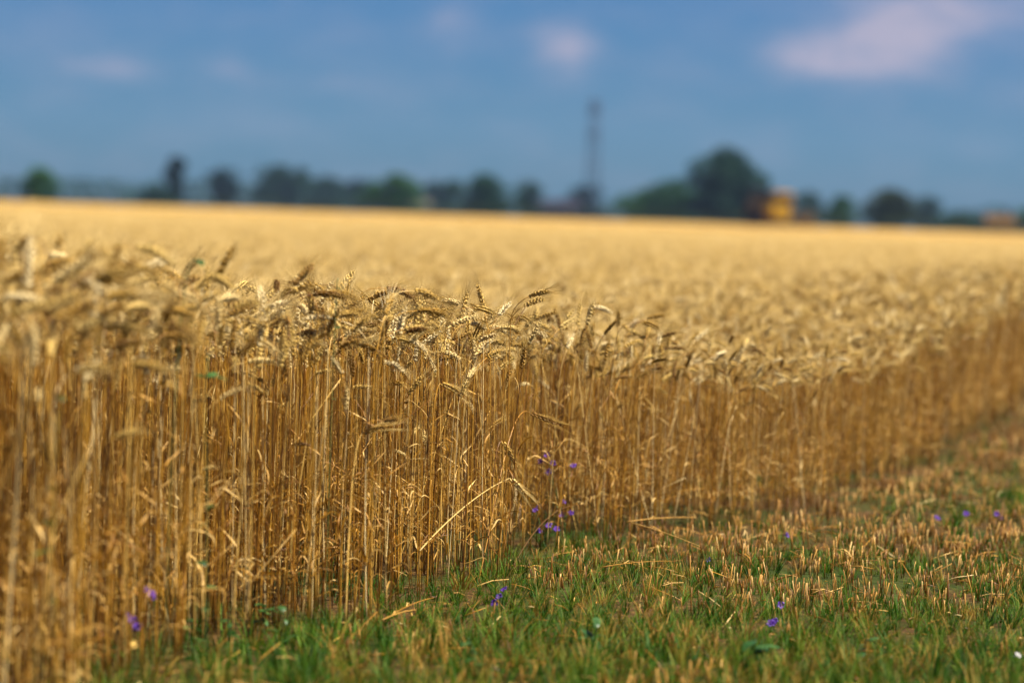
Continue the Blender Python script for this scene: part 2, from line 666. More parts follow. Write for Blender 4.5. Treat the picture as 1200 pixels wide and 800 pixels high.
for i in range(6):                                     # broken, leaning straws that have lost their ears
    b_ = MB()
    ll = frng.uniform(.35, .7)
    e_ = frng.uniform(.25, .75)
    kink = frng.uniform(.3, .8)
    q1 = Vector((math.sin(e_ * .5) * ll * kink, frng.uniform(-.02, .02), math.cos(e_ * .5) * ll * kink))
    q2 = q1 + Vector((math.sin(e_ * 1.9), frng.uniform(-.2, .2), math.cos(e_ * 1.9))) * ll * (1 - kink)
    b_.tube([(0, 0, -.01), q1 * .5 + Vector((.004, .003, 0)), q1, q1 * .45 + q2 * .55, q2], [.0016, .0015, .0014, .0012, .0009], 5)
    o = bpy.data.objects.new('wheat_form_%02d' % (len(droops) + i), b_.mesh('bare_straw', M['leaf'] if i % 2 else M['stem']))
    wheat_coll.objects.link(o)


def scatter_tree():
    t = bpy.data.node_groups.new('scatter', 'GeometryNodeTree')
    t.interface.new_socket('Geometry', in_out='INPUT', socket_type='NodeSocketGeometry')
    t.interface.new_socket('Forms', in_out='INPUT', socket_type='NodeSocketCollection')
    t.interface.new_socket('Geometry', in_out='OUTPUT', socket_type='NodeSocketGeometry')
    n, l_ = t.nodes, t.links
    gi, go = n.new('NodeGroupInput'), n.new('NodeGroupOutput')
    ci = n.new('GeometryNodeCollectionInfo')
    ci.inputs['Separate Children'].default_value = True
    ci.inputs['Reset Children'].default_value = True
    iop = n.new('GeometryNodeInstanceOnPoints')
    iop.inputs['Pick Instance'].default_value = True

    def attr(nm, ty):
        a_ = n.new('GeometryNodeInputNamedAttribute')
        a_.data_type = ty
        a_.inputs['Name'].default_value = nm
        return a_.outputs[0]
    e2r = n.new('FunctionNodeEulerToRotation')
    l_.new(attr('rot', 'FLOAT_VECTOR'), e2r.inputs[0])
    l_.new(gi.outputs[0], iop.inputs['Points'])
    l_.new(gi.outputs[1], ci.inputs[0])
    l_.new(ci.outputs[0], iop.inputs['Instance'])
    l_.new(attr('idx', 'INT'), iop.inputs['Instance Index'])
    l_.new(e2r.outputs[0], iop.inputs['Rotation'])
    l_.new(attr('scl', 'FLOAT_VECTOR'), iop.inputs['Scale'])
    l_.new(iop.outputs[0], go.inputs[0])
    return t


SCAT = scatter_tree()
SCAT_FORMS = [s.identifier for s in SCAT.interface.items_tree if s.name == 'Forms'][0]


def scatter(name, P, rot, scl, idx, coll, label):
    me = bpy.data.meshes.new(name)
    P = np.asarray(P, dtype=np.float32)
    me.vertices.add(len(P))
    me.vertices.foreach_set('co', P.reshape(-1))
    for nm, ty, arr, fld in (('rot', 'FLOAT_VECTOR', rot, 'vector'), ('scl', 'FLOAT_VECTOR', scl, 'vector'), ('idx', 'INT', idx, 'value')):
        a_ = me.attributes.new(nm, ty, 'POINT')
        a_.data.foreach_set(fld, np.asarray(arr, dtype=np.int32 if ty == 'INT' else np.float32).reshape(-1))
    o = link(name, me)
    md = o.modifiers.new('scatter', 'NODES')
    md.node_group = SCAT
    md[SCAT_FORMS] = coll
    tag(o, label, None, None, 'stuff')
    return o


# ------------------------------------------------------------------ where wheat grows
def sample(y0, y1, dens, field=True, side=.215, pad=1.3):
    w = side * y1 + pad
    n = int(2 * w * (y1 - y0) * dens)
    x = rs.uniform(-w, w, n)
    y = rs.uniform(y0, y1, n)
    ok = np.abs(x) < side * y + pad
    xe = x_edge(y) + (vnoise(x, y, 2.2, 9) - .5) * .22
    ok &= (x < xe) if field else (x > xe + .01)
    return x[ok], y[ok]


X, Y = [], []
for (a, b_, dn) in ((4.2, 9, 490), (9, 14, 460), (14, 22, 400), (22, 34, 270), (34, 50, 170), (50, 80, 80)):
    x, y = sample(a, b_, dn)
    X.append(x)
    Y.append(y)
X, Y = np.concatenate(X), np.concatenate(Y)
N = len(X)
inside = np.clip((x_edge(Y) - X - .5) / 1.0, 0, 1)
hh = wheat_h(X, Y) * np.clip(rs.normal(.945, .070, N), .70, 1.07) ** (1 - .75 * inside)
low = rs.rand(N) < .06 * (1 - inside)
hh = np.where(low, hh * rs.uniform(.55, .9, N), hh)
tops = np.array([f['top'] for f in forms])
idx = rs.randint(0, len(forms), N)
# ears hang mostly to the left and right of the picture
rotz = np.where(rs.rand(N) < .58, rs.normal(0.15, .9, N), rs.normal(math.pi, 1.0, N))
tilt = np.abs(rs.normal(0, .045, N))
lod = rs.rand(N) < .035
tilt = np.where((Y > 8.9) & (Y < 22), tilt * 3.0, tilt)
tilt = np.where(lod, rs.uniform(.15, .5, N), tilt)
bare = (rs.rand(N) < np.where(Y > 8.9, .15, .085) * (1 - inside)) & (Y < 20)
idx = np.where(bare, len(forms) + rs.randint(0, 6, N), idx)
far = np.clip((Y - 22) / 30, 0, 1)
wide = 1 + .6 * far
scl = hh / .86
Z = ground_z(X, Y)
tdir = rs.uniform(0, 2 * math.pi, N)
rot = np.stack([tilt * np.cos(tdir), tilt * np.sin(tdir), rotz], -1)
S = np.stack([scl * wide, scl * wide, scl], -1)

# the plants in sharp focus along the edge become things of their own: the nearest the edge line, as the photo shows them
inset = x_edge(Y) - X
cand = np.where((Y > 7.35) & (Y < 8.75) & (inset < .8) & (tilt < .2) & ~bare)[0]
pxs = []
for i in cand:
    v = Vector((X[i], Y[i], .6)) - cam_pos
    pxs.append(600 + F_PX * v.dot(right) / v.dot(fwd))
pxs = np.array(pxs)
cand = cand[(pxs > 330) & (pxs < 670)]
cand = cand[np.argsort(inset[cand])][:280]
single = np.zeros(N, bool)
single[cand] = True
keep = ~single
scatter('wheat_crop', np.stack([X, Y, Z], -1)[keep], rot[keep], S[keep], idx[keep], wheat_coll,
        'ripe golden wheat crop standing dense in the field')


def plant_from_form(f, loc, rot_, sc, label, group):
    t = thing('wheat_plant', loc, label, 'wheat', group, rot_, sc)
    link('stem', f['stem'], t)
    e_ = link('ear', f['ear'], t)
    link('beard', f['beard'], e_)
    for l_ in f['leaves']:
        link('leaf', l_, t)
    return t


POSTURE = ((.35, 'straight upright'), (.75, 'slightly tilted'), (1.15, 'half bent'), (1.5, 'nearly level'), (9, 'drooping'))
PLACE = ((415, 'at the left end of the focus'), (465, 'left of the low sideways ear'),
         (515, 'behind the slanting pale stalk'), (555, 'in the middle of the focus'),
         (600, 'just left of the crop corner'), (999, 'at the very corner of the crop'))


def px_of(p_):
    v_ = Vector(p_) - cam_pos
    return 600 + F_PX * v_.dot(right) / v_.dot(fwd), 400 - F_PX * v_.dot(up) / v_.dot(fwd)


for i in cand:
    f = forms[idx[i]]
    xx, _ = px_of((X[i], Y[i], .6))
    post = next(b_ for a, b_ in POSTURE if f['droop'] < a)
    size_ = 'tall' if scl[i] > np.median(scl[cand]) else 'shorter'
    lab = '%s ripe wheat stalk with %s ear %s' % (size_, post, next(b_ for a, b_ in PLACE if xx < a))
    plant_from_form(f, (X[i], Y[i], Z[i]), tuple(rot[i]), float(scl[i]), lab, 'wheat stalks along the focused edge of the crop')
print('wheat instances', N, 'single', len(cand))

# ------------------------------------------------------------------ single stalks the photo picks out


def ear_along(start, d0, d1, L, rng, ear, beard):
    q = Vector(start)
    n_node = 13
    for i in range(n_node + 1):
        f = i / n_node
        a = (Vector(d0) * (1 - f) + Vector(d1) * f).normalized()
        oth = a.cross(Vector((0, 1, 0))).normalized()
        side = a.cross(oth)
        size = (.75 + .55 * math.sin(math.pi * min(1, f * .85 + .18)))
        sg = 1 if i % 2 else -1
        for j, (dr, s2) in enumerate([(a + oth * sg * .30, 0), (a + oth * sg * .24 + side * .26, .0022), (a + oth * sg * .24 - side * .26, -.0022)]):
            dr = dr.normalized()
            st = q + oth * sg * .002 + side * s2
            Ls = .0125 * size * rng.uniform(.75, 1.3)
            ear.spindle(st, dr, Ls, .0031 * size, .0026 * size, 5, side)
            if rng.random() < .8:
                tip = st + dr * Ls * .96
                al = rng.uniform(.04, .08)
                ad = (a + (dr - a) * rng.uniform(.4, .9)).normalized()
                beard.needle(tip, tip + ad * al, .00062, tip + ad * al * .5 + Vector((0, 0, .001)))
        q = q + a * L / n_node


def bez(ctrl, n=14):
    out = []
    c = [Vector(p_) for p_ in ctrl]
    for i in range(n + 1):
        t = i / n
        w = c[:]
        while len(w) > 1:
            w = [a * (1 - t) + b_ * t for a, b_ in zip(w, w[1:])]
        out.append(w[0])
    return out


hero_rng = random.Random(3)


def edge_Y(px):
    return float(np.interp(px, [q[0] for q in base_px], [p_.y for p_ in pts]))


def hero(px_path, Y0, label, ear_px=None, r=.0019, name='wheat_stalk', Y1=None, mat='stem'):
    """stalk whose course runs through the given picture points at the depth of the crop edge"""
    Y0, Y1 = edge_Y(px_path[0][0]) - .07, edge_Y(px_path[-1][0]) - .09
    n = len(px_path)
    ctrl = [at(x, y, Y0 + (Y1 - Y0) * i / max(1, n - 1)) for i, (x, y) in enumerate(px_path)]
    base = ctrl[0].copy()
    t = thing(name, base, label, 'wheat')
    pth = [p_ - base for p_ in bez(ctrl, 16)]
    s_ = MB()
    s_.tube(pth, [r * (1 - .35 * i / 16) for i in range(17)], 6)
    link('stem', s_.mesh('stem', M[mat]), t)
    if ear_px:
        e0, e1 = at(*ear_px[0], Y1) - base, at(*ear_px[1], Y1) - base
        d0 = (pth[-1] - pth[-2]).normalized()
        dv = (e1 - pth[-1])
        er, bd = MB(), MB()
        ear_along(pth[-1], (d0 * .4 + dv.normalized()).normalized(), dv.normalized(), max(.05, dv.length), hero_rng, er, bd)
        e_ = link('ear', er.mesh('ear', M['ear']), t)
        link('beard', bd.mesh('beard', M['awn'], False), e_)
    return t


hero([(492, 645), (520, 612), (565, 572), (598, 560)], 8.02, 'pale bent wheat stalk slanting across the crop with its ear hanging down', ((600, 560), (613, 578)), .0023, mat='awn')
hero([(590, 690), (608, 640), (640, 600), (655, 590), (690, 591)], 8.30, 'dark leafless stalk slanting out of the crop corner over the grass', None, .0017, mat='dark_straw')
hero([(560, 684), (580, 600), (597, 470), (612, 478), (622, 484)], 8.28, 'wheat stalk whose pale ear pokes out sideways beyond the crop corner', ((628, 484), (653, 496)))
hero([(570, 690), (575, 590), (578, 520), (588, 516)], 8.25, 'wheat stalk with a short pale ear hanging straight down near the corner', ((590, 520), (601, 548)))
hero([(405, 735), (408, 620), (412, 520), (425, 507)], 7.72, 'wheat stalk with a low ear pointing sideways halfway up the crop wall', ((428, 507), (455, 504)))
hero([(500, 705), (505, 560), (505, 455), (516, 449)], 8.02, 'wheat stalk with a small ear hooked downward just under the ear tops', ((518, 450), (534, 462)))
hero([(465, 500), (500, 470), (540, 440), (580, 420)], 8.1, 'thin broken straw lodged slantwise among the upper stems', None, .0009, mat='stubble')
hero([(420, 560), (470, 600), (520, 640)], 7.95, 'thin broken straw slanting down through the middle of the crop wall', None, .0012)
hero([(600, 385), (610, 370), (620, 352)], 8.33, 'dark bare straw tip sticking up at the corner above the ears', None, .0018, mat='dark_straw')

# ------------------------------------------------------------------ stubble
st_rng = random.Random(21)
stub_coll = bpy.data.collections.new('stubble_forms')
stub_forms = []


def straw_mesh(rng, name):
    b_ = MB()
    h = rng.uniform(.030, .085)
    ln = rng.uniform(-.22, .22), rng.uniform(-.22, .22)
    r = rng.uniform(.0011, .0018)
    b_.tube([(0, 0, -.012), (ln[0] * h * .5, ln[1] * h * .4, h * .5), (ln[0] * h, ln[1] * h, h)], [r * 1.1, r, r * .95], 6)
    return b_


straws = [straw_mesh(st_rng, 'straw') for _ in range(12)]
straw_me = [s_.mesh('straw', M['stubble']) for s_ in straws]
for i in range(8):
    j = MB()
    sp = []
    for q in range(st_rng.randint(4, 7)):
        s_ = st_rng.choice(straws)
        ox, oy, rz = st_rng.gauss(0, .030), st_rng.gauss(0, .030), st_rng.uniform(0, 6.28)
        sp.append((straws.index(s_), ox, oy, rz, st_rng.uniform(.8, 1.15)))
        mt = Matrix.Translation((ox, oy, 0)) @ Matrix.Rotation(rz, 4, 'Z')
        j.add([mt @ (Vector(v) * sp[-1][4]) for v in s_.v], s_.f)
    stub_forms.append(sp)
    o = bpy.data.objects.new('stubble_form_%02d' % i, j.mesh('stubble_form_%02d' % i, M['stubble']))
    stub_coll.objects.link(o)


def off_edge(x, y):
    return (x - x_edge(y)) * edge_dir.y


def off_row(x, y):
    v = (x - EX[-2]) * edge_nrm.x + (y - EY[-2]) * edge_nrm.y
    return v


X2, Y2 = [], []
for a, b_, dn in ((5.4, 10, 150), (10, 16, 130), (16, 32, 70), (32, 60, 22)):
    x, y = sample(a, b_, dn, False)
    X2.append(x)
    Y2.append(y)
X2, Y2 = np.concatenate(X2), np.concatenate(Y2)
patch = vnoise(X2, Y2, 1.5, 2) * .6 + vnoise(X2, Y2, 4.0, 4) * .4
rowv = off_row(X2, Y2)
rowf = .5 + .5 * np.cos(rowv * 2 * math.pi / .42 + 1.2 * vnoise(X2, Y2, .7, 8))
edge_d = X2 - x_edge(Y2)
dens = np.clip((patch - .36) * 4, 0.05, 1) * np.where(Y2 > 10.5, .25 + .75 * rowf, .55 + .45 * rowf)
dens *= np.where(Y2 > 9.3, 1, np.clip(edge_d * 3.0 + .15, 0, 1))
dens = np.where(Y2 > 9.3, np.maximum(dens, .55), dens)
ed2 = off_edge(X2, Y2)
streak2 = np.exp(-((ed2 - .62) / .13) ** 2) + .8 * np.exp(-((ed2 - 1.35) / .12) ** 2) + .6 * np.exp(-((ed2 - 2.2) / .16) ** 2)
dens = np.where(Y2 > 10.4, dens * np.clip(1.05 - streak2, .12, 1), dens)
ok = rs.rand(len(X2)) < dens
ok &= rs.rand(len(X2)) < np.where(Y2 < 7.6, .75, .95)
X2, Y2 = X2[ok], Y2[ok]
N2 = len(X2)
Z2 = ground_z(X2, Y2)
rot2 = np.stack([rs.normal(0, .05, N2), rs.normal(0, .05, N2), rs.uniform(0, 6.28, N2)], -1)
sc2 = rs.uniform(.7, 1.2, N2) * np.where(Y2 > 9.4, 1.15, 1)
idx2 = rs.randint(0, 8, N2)
foc = np.abs(Y2 - 8.45)
infr = np.abs(X2 - .75) < .78
order = np.argsort(np.where(infr & (Y2 > 7.4) & (Y2 < 9.4), foc, 99))[:190]
mask = np.ones(N2, bool)
mask[order] = False
scatter('stubble', np.stack([X2, Y2, Z2], -1)[mask], rot2[mask], np.repeat(sc2[mask, None], 3, 1), idx2[mask], stub_coll,
        'cut straw stubble standing in the grass')


def stub_label(x, y, sc):
    xx, yy = px_of((x, y, 0))
    col_ = next(b_ for a, b_ in ((680, 'just right of the crop corner'), (790, 'below the fallen pale straws'), (900, 'left of the single purple blossoms'),
                                 (1000, 'right of the single purple blossoms'), (1100, 'in the right part of the stubble'), (9999, 'near the right border')) if xx < a)
    row_ = 'in the far row' if yy < 668 else 'in the middle row' if yy < 692 else 'in the near row'
    return '%s stubble tuft %s %s' % ('tall' if sc > 1.05 else 'middling' if sc > .9 else 'short', row_, col_)


for i in order:
    t = thing('stubble_tuft', (X2[i], Y2[i], Z2[i]), stub_label(X2[i], Y2[i], sc2[i]), 'stubble',
              'stubble tufts in the focused strip', tuple(rot2[i]), float(sc2[i]))
    for (si, ox, oy, rz, s_) in stub_forms[idx2[i]]:
        o = link('straw', straw_me[si], t)
        o.location = (ox, oy, 0)
        o.rotation_euler = (0, 0, rz)
        o.scale = (s_,) * 3

# ------------------------------------------------------------------ grass, chaff
gr_rng = random.Random(31)
grass_coll = bpy.data.collections.new('grass_forms')
for i in range(12):
    b_ = MB()
    tall = 1.0 if i < 9 else .55
    for q in range(gr_rng.randint(9, 15)):
        ang = gr_rng.uniform(0, 6.283)
        out = Vector((math.cos(ang), math.sin(ang), 0))
        ll = gr_rng.uniform(.04, .11) * tall
        e0 = gr_rng.uniform(.9, 1.5)
        bend = gr_rng.uniform(.3, 1.5)
        wd = gr_rng.uniform(.0022, .0042)
        p_ = out * gr_rng.uniform(0, .012) + Vector((0, 0, -.01))
        pp, ws, sd = [p_], [], []
        for s_ in range(6):
            t = s_ / 5
            e_ = e0 - bend * t * t
            if s_ < 5:
                pp.append(pp[-1] + (out * math.cos(e_) + Vector((0, 0, math.sin(e_)))) * ll / 5)
            ws.append(wd * (1 - t ** 1.6) + .0004)
            sd.append(Vector((-math.sin(ang + .5 * t), math.cos(ang + .5 * t), 0)))
        b_.ribbon(pp, ws, sd, .2)
    o = bpy.data.objects.new('grass_form_%02d' % i, b_.mesh('grass_form_%02d' % i, M['grass']))
    grass_coll.objects.link(o)
X3, Y3 = [], []
for a, b_, dn in ((5.2, 10, 620), (10, 15, 420), (15, 30, 170)):
    x, y = sample(a, b_, dn, False)
    X3.append(x)
    Y3.append(y)
x, y = sample(5.2, 10.5, 900)                        # some grass creeps in under the first stems
okk = (x_edge(y) - x) < rs.exponential(.10, len(x))
X3.append(x[okk])
Y3.append(y[okk])
X3, Y3 = np.concatenate(X3), np.concatenate(Y3)
patch3 = vnoise(X3, Y3, 1.5, 2) * .6 + vnoise(X3, Y3, 4.0, 4) * .4
rowv = off_row(X3, Y3)
rowf = .5 + .5 * np.cos(rowv * 2 * math.pi / .42 + 1.2 * vnoise(X3, Y3, .7, 8))
dn = np.clip(1.25 - (patch3 - .25) * 1.9, .16, 1)
ed3 = off_edge(X3, Y3)
streak = np.exp(-((ed3 - .62) / .13) ** 2) + .8 * np.exp(-((ed3 - 1.35) / .12) ** 2) + .6 * np.exp(-((ed3 - 2.2) / .16) ** 2)
fade = np.clip((Y3 - 9.0) / 1.1, 0, 1)
dn = dn * (1 - fade) + fade * np.where(Y3 > 10.4, .10 + .95 * streak, .40 * dn)
dn = np.maximum(dn, .95 * np.exp(-((X3 - x_edge(Y3) - .12) / .16) ** 2) * (Y3 < 8.7))
ok = rs.rand(len(X3)) < dn * .88
X3, Y3 = X3[ok], Y3[ok]
N3 = len(X3)
scatter('grass', np.stack([X3, Y3, ground_z(X3, Y3)], -1), np.stack([rs.normal(0, .12, N3), rs.normal(0, .12, N3), rs.uniform(0, 6.28, N3)], -1),
        np.repeat((rs.uniform(.5, 1.05, N3) * (1 + .35 * (Y3 < 7.3)))[:, None], 3, 1), rs.randint(0, 12, N3), grass_coll,
        'short green grass growing through the stubble')
# chaff: bits of straw and leaf lying about
chaff_coll = bpy.data.collections.new('chaff_forms')
for i in range(6):
    b_ = MB()
    ll = gr_rng.uniform(.03, .12)
    b_.tube([(-ll / 2, 0, .004), (0, gr_rng.uniform(-.006, .006), .008), (ll / 2, 0, .004)], [.0014, .0017, .0013], 5)
    o = bpy.data.objects.new('chaff_form_%02d' % i, b_.mesh('chaff_form_%02d' % i, M['leaf'] if i % 2 else M['stem']))
    chaff_coll.objects.link(o)
X4, Y4 = sample(5.4, 26, 60, False)
N4 = len(X4)
scatter('chaff', np.stack([X4, Y4, ground_z(X4, Y4) + rs.uniform(0, .035, N4)], -1),
        np.stack([rs.normal(0, .3, N4), rs.normal(0, .3, N4), rs.uniform(0, 6.28, N4)], -1),
        np.repeat(rs.uniform(.6, 1.2, N4)[:, None], 3, 1), rs.randint(0, 6, N4), chaff_coll, 'loose bits of straw lying in the stubble')
print('stubble', N2, 'grass', N3)

# ------------------------------------------------------------------ straws lying on the stubble


def lying(px0, px1, label, z=.05, r=.0022, bow=.01, ear=False):
    a, b_ = ground(*px0, z), ground(*px1, z)
    t = thing('fallen_straw', a, label, 'straw')
    mid = (a + b_) / 2 + Vector((0, 0, bow))
    pth = [p_ - a for p_ in bez([a, mid, b_], 10)]
    s_ = MB()
    s_.tube(pth, [r * .72 * (1 - .35 * i / 10) for i in range(11)], 6)
    link('stem', s_.mesh('stem', M['leaf']), t)
    lf = MB()
    d = (b_ - a).normalized()
    sd = Vector((-d.y, d.x, 0))
    q = pth[3]
    lf.ribbon([q, q + d * .03 + Vector((0, 0, .008)) + sd * .006, q + d * .07 + sd * .016, q + d * .10 + sd * .018 - Vector((0, 0, .012))],
              [.003, .006, .005, .001], [sd] * 4, .2)
    link('leaf', lf.mesh('leaf', M['leaf']), t)
    if ear:
        er, bd = MB(), MB()
        ear_along(pth[-1], d, d, .085, hero_rng, er, bd)
        e_ = link('ear', er.mesh('ear', M['ear']), t)
        link('beard', bd.mesh('beard', M['awn'], False), e_)


lying((706, 664), (786, 657), 'pale straw lying almost level on the stubble near the crop corner', .06)
lying((735, 611), (820, 640), 'pale straw sloping down to the right in front of the crop edge', .09, .0034)
lying((736, 611), (815, 606), 'pale straw lying level, forking from a sloping straw at the crop edge', .10, .0032)
lying((462, 718), (508, 700), 'short whitish straw piece in the grass at the foot of the crop', .03, .003)
lying((448, 726), (488, 714), 'second short straw piece in the grass, nearer the camera', .03, .0028)
lying((862, 646), (884, 664), 'thin straw leaning in the grass beside a small purple flower', .06, .0018)
lying((976, 642), (1000, 654), 'short thin straw lying in the stubble on the right', .05, .002)
lying((224, 683), (266, 697), 'yellow straw lying across the weed at the foot of the crop', .10, .0032)
lying((100, 778), (150, 758), 'blurred fallen straw with its ear in the grass at lower left', .06, .0026, .01, True)

# ------------------------------------------------------------------ purple wildflowers
fl_rng = random.Random(8)


def blossom(rng, size=.019, petals=5):
    b_ = MB()
    for k_ in range(petals):
        an = 2 * math.pi * k_ / petals + rng.uniform(-.2, .2)
        o = Vector((math.cos(an), math.sin(an), 0))
        s = Vector((-math.sin(an), math.cos(an), 0))
        pth = [o * .001, o * size * .25 + Vector((0, 0, .003)), o * size * .45 + Vector((0, 0, .005)), o * size * .6 + Vector((0, 0, .003))]
        b_.ribbon(pth, [.002, size * .42, size * .45, size * .15], [s] * 4, .12)
    b_.spindle((0, 0, -.001), (-.9, 0, -.35), size * .8, .0016, .0016, 5)     # spur
    b_.spindle((0, 0, 0), (0, 0, 1), size * .28, .0025, .0025, 5)
    return b_


bl_me = [blossom(fl_rng).mesh('blossom', M['petal'], False) for _ in range(5)]
bl_pale = [blossom(fl_rng, .016).mesh('blossom', M['petal_pale'], False) for _ in range(2)]


def wildflower(base_p, flower_px, label, depth=None, mes=bl_me, name='larkspur_plant', size=1.0, grow=None):
    base = ground(*base_p)
    Y0 = base.y if depth is None else depth
    t = thing(name, base, label, 'wildflower', 'purple wildflowers' if mes is bl_me else None)
    fp = [at(x, y, Y0 + fl_rng.uniform(-.02, .02)) - base for x, y in flower_px]
    ctr = sum(fp, Vector()) / len(fp)
    fork = Vector((ctr.x * .55, ctr.y * .5, max(.015, min(p_.z for p_ in fp) * .6)))
    s_ = MB()
    s_.tube(bez([(0, 0, -.01), (0, 0, fork.z * .5), fork], 6), [.0013] * 7, 5)
    link('stem', s_.mesh('stem', M['green_stem']), t)
    for p_ in fp:
        br = MB()
        br.tube(bez([fork, fork * .5 + p_ * .5 + Vector((0, 0, .01)), p_], 5), [.0009] * 6, 4)
        link('branch', br.mesh('branch', M['green_stem']), t)
        o = link('blossom', fl_rng.choice(mes), t)
        o.location = p_
        o.rotation_euler = (fl_rng.uniform(.5, 1.3), fl_rng.uniform(-.4, .4), fl_rng.uniform(-.8, .8))
        o.scale = (size * fl_rng.uniform(.85, 1.15),) * 3
    for q in range(4):                                     # finely cut leaves
        lf = MB()
        z = fork.z * (.25 + .2 * q)
        an = fl_rng.uniform(0, 6.28)
        for da in (-.5, -.15, .2, .5):
            d = Vector((math.cos(an + da), math.sin(an + da), .5))
            c = Vector((fork.x * z / max(fork.z, .01), fork.y * z / max(fork.z, .01), z))
            lf.ribbon([c, c + d * .014, c + d * .028], [.001, .0016, .0005], [Vector((-d.y, d.x, 0))] * 3)
        link('leaf', lf.mesh('leaf', M['green_stem']), t)
    return t


wildflower((664, 642), [(640, 533), (672, 546), (648, 543), (634, 541), (643, 553)], 'tallest purple wildflower, its top blossoms against the shaded crop beside the corner')
wildflower((655, 643), [(660, 588), (669, 601), (658, 603), (632, 594)], 'purple wildflower with blossoms at mid height beside the crop corner')
wildflower((640, 646), [(652, 620), (632, 622), (643, 616), (627, 598)], 'purple wildflower with the lowest blossoms beside the crop corner')
wildflower((586, 722), [(580, 707), (585, 699), (591, 691)], 'three small purple blossoms in the grass below the crop corner')
wildflower((830, 668), [(830, 656)], 'single purple blossom in the grass beside a leaning thin straw')
wildflower((922, 640), [(922, 627)], 'single purple blossom at the foot of the blurred crop edge')
wildflower((1133, 618), [(1132, 602), (1098, 607)], 'blurred purple blossom standing on the stubble toward the far right')
wildflower((1170, 620), [(1168, 602), (1174, 607)], 'pair of blurred purple blossoms at the right border of the picture')
wildflower((908, 745), [(903, 731), (908, 728)], 'pair of small purple blossoms low in the near grass right of centre')
wildflower((916, 724), [(915, 709)], 'single purple blossom in the focused stubble right of centre')
wildflower((176, 775), [(172, 692), (177, 696), (181, 699)], 'upper blurred purple blossoms against the near crop at lower left', size=1.15)
wildflower((150, 780), [(150, 722), (155, 727), (148, 731), (161, 735)], 'lower blurred cluster of purple blossoms at the foot of the near crop', size=1.15)
wildflower((122, 782), [(121, 742)], 'faint blurred purple blossom, leftmost at the foot of the crop', size=.9)
wildflower((1192, 785), [(1193, 768)], 'tiny white blossom in the near grass at the lower right corner', mes=bl_pale, name='white_wildflower')

# ------------------------------------------------------------------ broad-leaved weeds and a climbing vine
wd_rng = random.Random(14)


def leaf_shape(rng, L, W, droop=.6):
    b_ = MB()
    n = 7
    p_ = Vector((0, 0, 0))
    pp, ws = [p_], []
    for i in range(n + 1):
        t = i / n
        e_ = .35 - droop * t
        if i < n:
            pp.append(pp[-1] + Vector((math.cos(e_), 0, math.sin(e_))) * L / n)
        ws.append(W * math.sin(math.pi * (t * .86 + .12)) ** .8 + .0008)
    b_.ribbon(pp, ws, [Vector((0, 1, 0))] * (n + 1), -.12)
    return b_


leaf_me = [leaf_shape(wd_rng, wd_rng.uniform(.030, .050), wd_rng.uniform(.014, .024), wd_rng.uniform(.3, 1.2)).mesh('leaf', M['weed']) for _ in range(5)]


def weed(path_px, Y0, label, n_leaf, name='broadleaf_weed', cat='weed', size=1.0):
    """stem through picture points at one depth, foot on the ground"""
    foot = ground(*path_px[0]) if Y0 is None else at(*path_px[0], edge_Y(path_px[0][0]) - .04)
    Yd = foot.y
    ctrl = [at(x, y, Yd) - foot for x, y in path_px]
    ctrl[0].z = min(ctrl[0].z, -foot.z)
    t = thing(name, foot, label, cat)
    pth = bez(ctrl, 14)
    s_ = MB()
    s_.tube(pth, [.0013] * 15, 5)
    link('stem', s_.mesh('stem', M['green_stem']), t)
    for i in range(n_leaf):
        o = link('leaf', wd_rng.choice(leaf_me), t)
        q = pth[min(14, int(wd_rng.random() ** .9 * 15))] if n_leaf > 4 else pth[min(14, 6 + 3 * i)]
        o.location = q
        o.rotation_euler = (wd_rng.uniform(-.3, .3), wd_rng.uniform(-.3, .5), wd_rng.uniform(0, 6.28))
        o.scale = (size * wd_rng.uniform(.55, 1.3),) * 3
    return t


weed([(243, 765), (238, 690), (248, 640), (238, 600), (246, 540), (236, 480), (244, 415)], 7.0, 'green bindweed vine climbing the stems of the blurred near crop', 13, 'bindweed_vine', 'vine', 1.0)
weed([(62, 800), (66, 640), (60, 560), (70, 470)], 6.55, 'dim green vine climbing the crop near the left border', 7, 'bindweed_vine', 'vine', 1.0)
weed([(205, 330), (206, 310), (220, 298), (232, 305)], 7.05, 'green leafy shoot tip rising above the ears on the left', 4, 'bindweed_vine', 'vine', .7)
weed([(392, 350), (392, 338), (396, 326)], 7.75, 'tiny green shoot tip among the ears left of centre', 3, 'bindweed_vine', 'vine', .5)
weed([(664, 668), (668, 652), (676, 644)], None, 'weed with one broad green leaf at the foot of the crop corner', 2, size=1.0)
for j_, (x, y, lab) in enumerate(((268, 770, 'leafy green weed at the foot of the crop beside the climbing vine'),
                                  (300, 752, 'leafy green weed right of the yellow straw at the crop foot'),
                                  (335, 760, 'low leafy weed in front of the blurred stems at lower left'),
                                  (225, 772, 'leafy weed at the crop foot left of the vine'),
                                  (560, 790, 'blurred leafy weed in the near grass at bottom centre'),
                                  (880, 792, 'blurred leafy weed in the near grass below the purple blossoms'),
                                  (1010, 780, 'blurred leafy weed in the near grass at lower right'),
                                  (700, 770, 'blurred leafy weed in the near grass below the corner'))):
    weed([(x, y), (x + wd_rng.uniform(-6, 6), y - 22), (x + wd_rng.uniform(-12, 12), y - 44)], None, lab, 7, size=1.05)

# ------------------------------------------------------------------ trees
tr_rng = random.Random(77)


